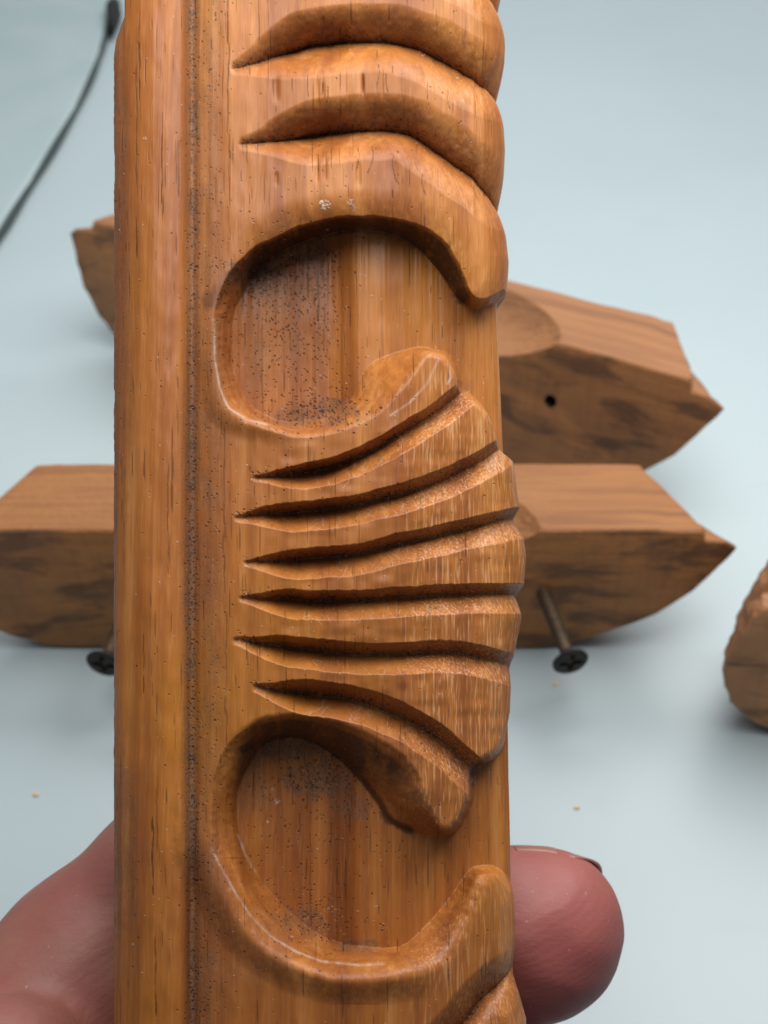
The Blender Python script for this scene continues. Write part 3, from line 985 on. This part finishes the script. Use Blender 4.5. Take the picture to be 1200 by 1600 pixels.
# ------------------------------------------------------------------ hand
def surface_nets(F, org, vox):
    """F: signed field on a grid (negative inside) -> verts, quads"""
    S = F < 0
    nx, ny, nz = F.shape
    cell_any = np.zeros((nx - 1, ny - 1, nz - 1), np.int8)
    acc = np.zeros((nx - 1, ny - 1, nz - 1, 3)); cnt = np.zeros((nx - 1, ny - 1, nz - 1))
    gi = np.stack(np.meshgrid(np.arange(nx), np.arange(ny), np.arange(nz), indexing='ij'), -1).astype(float)
    crosses = []
    for ax in range(3):
        sl0 = [slice(None)] * 3; sl1 = [slice(None)] * 3
        sl0[ax] = slice(0, -1); sl1[ax] = slice(1, None)
        a = F[tuple(sl0)]; b = F[tuple(sl1)]
        c = (a < 0) != (b < 0)
        ii = np.argwhere(c)
        t = a[c] / (a[c] - b[c])
        p = ii.astype(float); p[:, ax] += t
        crosses.append((ii, (a[c] < 0)))
        o1, o2 = [k for k in range(3) if k != ax]
        for d1 in (0, -1):
            for d2 in (0, -1):
                q = ii.copy(); q[:, o1] += d1; q[:, o2] += d2
                ok = (q[:, 0] >= 0) & (q[:, 1] >= 0) & (q[:, 2] >= 0) & (q[:, 0] < nx - 1) & (q[:, 1] < ny - 1) & (q[:, 2] < nz - 1)
                qq = q[ok]
                np.add.at(acc, (qq[:, 0], qq[:, 1], qq[:, 2]), p[ok]); np.add.at(cnt, (qq[:, 0], qq[:, 1], qq[:, 2]), 1)
    used = cnt > 0
    vid = -np.ones(cnt.shape, int); vid[used] = np.arange(used.sum())
    V = acc[used] / cnt[used][:, None]
    faces = []
    for ax, (ii, neg) in enumerate(crosses):
        o1, o2 = (ax + 1) % 3, (ax + 2) % 3
        qs = []
        for d1, d2 in ((0, 0), (-1, 0), (-1, -1), (0, -1)):
            q = ii.copy(); q[:, o1] += d1; q[:, o2] += d2
            qs.append(q)
        ok = np.ones(len(ii), bool)
        for q in qs: ok &= (q >= 0).all(1) & (q[:, 0] < nx - 1) & (q[:, 1] < ny - 1) & (q[:, 2] < nz - 1)
        f = np.stack([vid[q[ok][:, 0], q[ok][:, 1], q[ok][:, 2]] for q in qs], -1)
        f[~neg[ok]] = f[~neg[ok]][:, ::-1]
        faces.append(f)
    return V * vox + org, np.vstack(faces)


def skin_mat():
    N = NT('skin')
    a = N.noise(N.coord(), 75, 3, 0.5)
    col = N.ramp(a, [(0.30, (0.23, 0.078, 0.060)), (0.50, (0.27, 0.096, 0.072)), (0.70, (0.285, 0.125, 0.090))])
    bl = N.noise(N.coord(loc=(2, 1, 0)), 130, 3, 0.55)
    col = N.mix(N.mr(bl, 0.50, 0.70, 0, 0.55), col, (0.26, 0.066, 0.060))
    col = N.mix(N.attr('pink'), col, (0.285, 0.066, 0.061))
    sp = N.noise(N.coord(), 1500, 2, .5)
    col = N.mix(N.mr(sp, .72, .76, 0, .25), col, (0.70, 0.45, 0.40))
    lines = N.noise(N.coord(stretch(0, 0.25), rot=(0, 0.3, 0.4)), 900, 3, 0.6)
    h = N.math('ADD', N.math('MULTIPLY', lines, .6), N.math('MULTIPLY', N.noise(N.coord(), 1800, 3, .6), .5))
    wv = N.n('ShaderNodeTexWave', wave_type='BANDS', bands_direction='Z')
    N.t.links.new(N.coord((1, 1, 1), rot=(0.3, 0.25, 0)), wv.inputs['Vector'])
    wv.inputs['Scale'].default_value = 330; wv.inputs['Distortion'].default_value = 5.0
    wv.inputs['Detail'].default_value = 2; wv.inputs['Detail Scale'].default_value = .25
    h = N.math('ADD', h, N.math('MULTIPLY', wv.outputs['Fac'], .12))
    cz = N.noise(N.coord((0.5, 1, 1.8), rot=(0, .3, 0)), 260, 2, .5, 1.2)
    crease = N.mr(N.math('ABSOLUTE', N.math('SUBTRACT', cz, .5)), 0.0, 0.02, 1.0, 0.0)
    h = N.math('SUBTRACT', h, N.math('MULTIPLY', crease, .12))
    col = N.mix(N.math('MULTIPLY', crease, .06), col, (0.16, 0.05, 0.045))
    N.b.inputs['Subsurface Weight'].default_value = 0.12
    N.b.inputs['Subsurface Radius'].default_value = (1.0, 0.35, 0.2)
    N.b.inputs['Subsurface Scale'].default_value = 0.003
    return N.out(col, N.mr(bl, .3, .7, .52, .64), N.bump(h, .35, .00022))


def build_hand():
    MM = 0.001
    # chains in (photo x, photo y, distance, radius mm): a left hand seen from the palm side
    chains = {
        'thumb': [(-110, 1940, .150, 15), (52, 1700, .168, 12.6), (138, 1502, .1750, 12.0), (265, 1370, .178, 10.6), (350, 1250, .181, 8.8)],
        'index': [(150, 1800, .172, 12.5), (420, 1600, .180, 10.6), (580, 1500, .1805, 10.0), (735, 1456, .1795, 9.0), (795, 1450, .1775, 8.9), (830, 1451, .1768, 8.8), (868, 1434, .1768, 7.2), (862, 1470, .1766, 7.0)],
        'middle': [(180, 1990, .170, 12.5), (450, 1830, .178, 10.5), (620, 1755, .178, 9.8), (720, 1722, .174, 9.4), (768, 1714, .171, 9.0)],
        'ring': [(160, 2180, .165, 12), (440, 2060, .170, 10), (620, 1990, .169, 9.3), (740, 1950, .165, 8.8)],
        'little': [(110, 2360, .156, 11), (360, 2290, .160, 8.8), (520, 2230, .158, 8), (620, 2200, .155, 7.4)],
        'palm_a': [(150, 1800, .172, 12.5), (-90, 2000, .160, 15), (-260, 2300, .142, 18)],
        'palm_b': [(180, 1990, .170, 12.5), (-40, 2150, .157, 15), (-260, 2330, .142, 18)],
        'palm_c': [(160, 2180, .165, 12), (-20, 2300, .152, 15), (-240, 2420, .139, 17)],
        'palm_d': [(110, 2360, .156, 11), (-60, 2440, .147, 14), (-240, 2520, .134, 16)],
        'web': [(40, 1660, .169, 12), (150, 1800, .172, 12.5)],
        'thenar': [(15, 1700, .1550, 11.0), (-160, 1900, .146, 16), (-270, 2300, .138, 18)],
        'pad': [(812, 1470, .1760, 7.9), (840, 1472, .1760, 7.2)],
        'arm': [(-260, 2380, .138, 21), (-560, 2800, .118, 25), (-1100, 3500, .095, 32)],
    }
    segs = []
    for nm, ch in chains.items():
        pts = [(P(x, y, d), r * MM) for x, y, d, r in ch]
        segs.append((nm, pts))
    allp = np.array([[*(p)] for _, ps in segs for p, r in ps])
    mx = max(r for _, ps in segs for p, r in ps)
    lo = allp.min(0) - .02; hi = allp.max(0) + .035
    lo[2] = max(lo[2], 0.001)
    vox = 0.00125
    lo[0] = max(lo[0], -0.17)
    n = np.ceil((hi - lo) / vox).astype(int)
    gx = lo[0] + vox * np.arange(n[0]); gy = lo[1] + vox * np.arange(n[1]); gz = lo[2] + vox * np.arange(n[2])
    G = np.stack(np.meshgrid(gx, gy, gz, indexing='ij'), -1).astype(np.float32)
    F = np.full(G.shape[:3], 1.0, np.float32)

    def capsule(a, ra, b, rb):
        a = np.array(a, np.float32); d = np.array(b, np.float32) - a
        L2 = float(d @ d)
        t = np.clip(((G - a) @ d) / L2, 0, 1)
        q = G - a - t[..., None] * d
        return np.sqrt((q * q).sum(-1)) - (ra + (rb - ra) * t)

    def smin(a, b, k):
        h = np.clip(.5 + .5 * (b - a) / k, 0, 1)
        return b * (1 - h) + a * h - k * h * (1 - h)
    for nm, ps in segs:
        f = None
        for (a, ra), (b, rb) in zip(ps, ps[1:]):
            c = capsule(a, ra, b, rb)
            f = c if f is None else smin(f, c, .004)
        k = .0015 if nm in ('index', 'middle', 'ring', 'little') else (.0045 if nm == 'thumb' else (.0012 if nm == 'thenar' else .012))
        F = smin(F, f, k)
    # the table and the carving press the flesh flat: keep the hand behind the back face of the wood
    bx = np.array(B_X); by = np.array(B_Y); bn = np.array(B_N); bo = np.array(B_O)
    loc = G - bo.astype(np.float32)
    lw = loc @ bn.astype(np.float32); lu = loc @ bx.astype(np.float32)
    xr = (818 - 600) * PX * 1.0; xl = (177 - 600) * PX
    boxd = np.maximum(np.maximum(xl - lu, lu - xr), (-285 * PX) - lw)
    boxd = np.maximum(boxd, (loc @ by.astype(np.float32)) * -1 - 0.098)
    F = np.maximum(F, -(boxd - 0.0002))
    F = np.maximum(F, 0.002 - G[..., 2])
    V, Q = surface_nets(F, lo, vox)
    q = V * 1000
    wob = (np.sin(q[:, 0] * .55 + 2 * np.sin(q[:, 2] * .31)) * np.sin(q[:, 1] * .47 + q[:, 2] * .39)) * .00022
    V = V + (wob[:, None] * np.array([.3, -.6, .7])[None])
    me = mesh_np('hand', V, Q)
    # skin a little redder towards the fingertip pad
    tip = np.array(P(850, 1470, .172)); dd = np.linalg.norm(V - tip, axis=1)
    attr(me, 'pink', 0.95 * np.exp(-(dd / 0.016) ** 2))
    o = link('hand', me, skin_mat())
    sm = o.modifiers.new('smooth', 'SMOOTH'); sm.factor = .5; sm.iterations = 5
    ss = o.modifiers.new('sub', 'SUBSURF'); ss.levels = 1; ss.render_levels = 1
    evaluated_copy(o)
    o.data.polygons.foreach_set('use_smooth', np.ones(len(o.data.polygons), bool))
    tag(o, 'bare left hand gripping the carved moulding from behind, one fingertip showing at its right', 'hand')
    # nail on the far upper side of the fingertip, seated on the skin
    from mathutils.bvhtree import BVHTree
    bvh = BVHTree.FromPolygons([v.co.copy() for v in o.data.vertices], [tuple(p.vertices) for p in o.data.polygons])
    ax = (P(850, 1447, .1768) - P(760, 1455, .1788)).normalized()
    c0 = P(846, 1449, .1769)
    upv = (UP * 0.72 + AX * 0.69); upv = (upv - ax * upv.dot(ax)).normalized()
    sd = ax.cross(upv).normalized()
    bm = bmesh.new(); g = []
    NI, NJ = 22, 19
    for i in range(NI):
        t = i / (NI - 1)
        row = []
        for j in range(NJ):
            q = (j / (NJ - 1) - .5) * 2
            ang = q * (0.90 - .12 * t)
            a = -0.0035 + 0.0128 * t - 0.0026 * q * q * t + 0.0020 * q * q * (1 - t)
            dirv = upv * math.cos(ang) + sd * math.sin(ang)
            base = c0 + ax * min(a, 0.0030)
            h = bvh.ray_cast(base + dirv * 0.03, -dirv)
            rr = ((h[0] - base).length if h[0] else 0.0098) + 0.00004 + 0.00012 * t
            if a > 0.0030:
                rr -= (a - 0.0030) * 0.42
            row.append(bm.verts.new(c0 + ax * a + dirv * rr))
        g.append(row)
    for a, b in zip(g, g[1:]):
        for j in range(NJ - 1): bm.faces.new((a[j], a[j + 1], b[j + 1], b[j]))
    me = bpy.data.meshes.new('fingernail'); bm.to_mesh(me); bm.free()
    N = NT('fingernail')
    nz = N.noise(N.coord(), 300, 3)
    nail = link('fingernail', me, N.out(N.mix(N.mr(nz, .4, .6), (.30, .125, .095), (.24, .095, .075)), .35), o)
    sl = nail.modifiers.new('t', 'SOLIDIFY'); sl.thickness = .0004
    evaluated_copy(nail)
    nail.data.polygons.foreach_set('use_smooth', np.ones(len(nail.data.polygons), bool))


build_hand()

# ------------------------------------------------------------------ crumbs on the sheet
CR = plain('pale_wood_crumb', (0.66, 0.50, 0.30), .7, 0, .4, 2000)
for i, (x, y, s, lab) in enumerate(((868, 1070, .0011, 'tiny tan wood crumb on the sheet just below the right hand screw'),
                                    (901, 1262, .0009, 'tiny pale wood crumb on the sheet above the fingertip'),
                                    (56, 1242, .0010, 'tiny tan wood crumb on the sheet at the left, above the hand'))):
    bm = bmesh.new()
    bmesh.ops.create_icosphere(bm, subdivisions=2, radius=s * .55)
    R = np.random.default_rng(40 + i)
    for v in bm.verts:
        v.co *= R.uniform(.65, 1.25); v.co.z *= .5; v.co.x *= 1.3
    me = bpy.data.meshes.new('wood_crumb'); bm.to_mesh(me); bm.free()
    o = link('wood_crumb', me, CR, smooth=False)
    p = on_z(x, y, 0)
    o.location = (p.x, p.y, s * .2)
    tag(o, lab, 'crumb', 'crumbs of wood on the pale sheet')
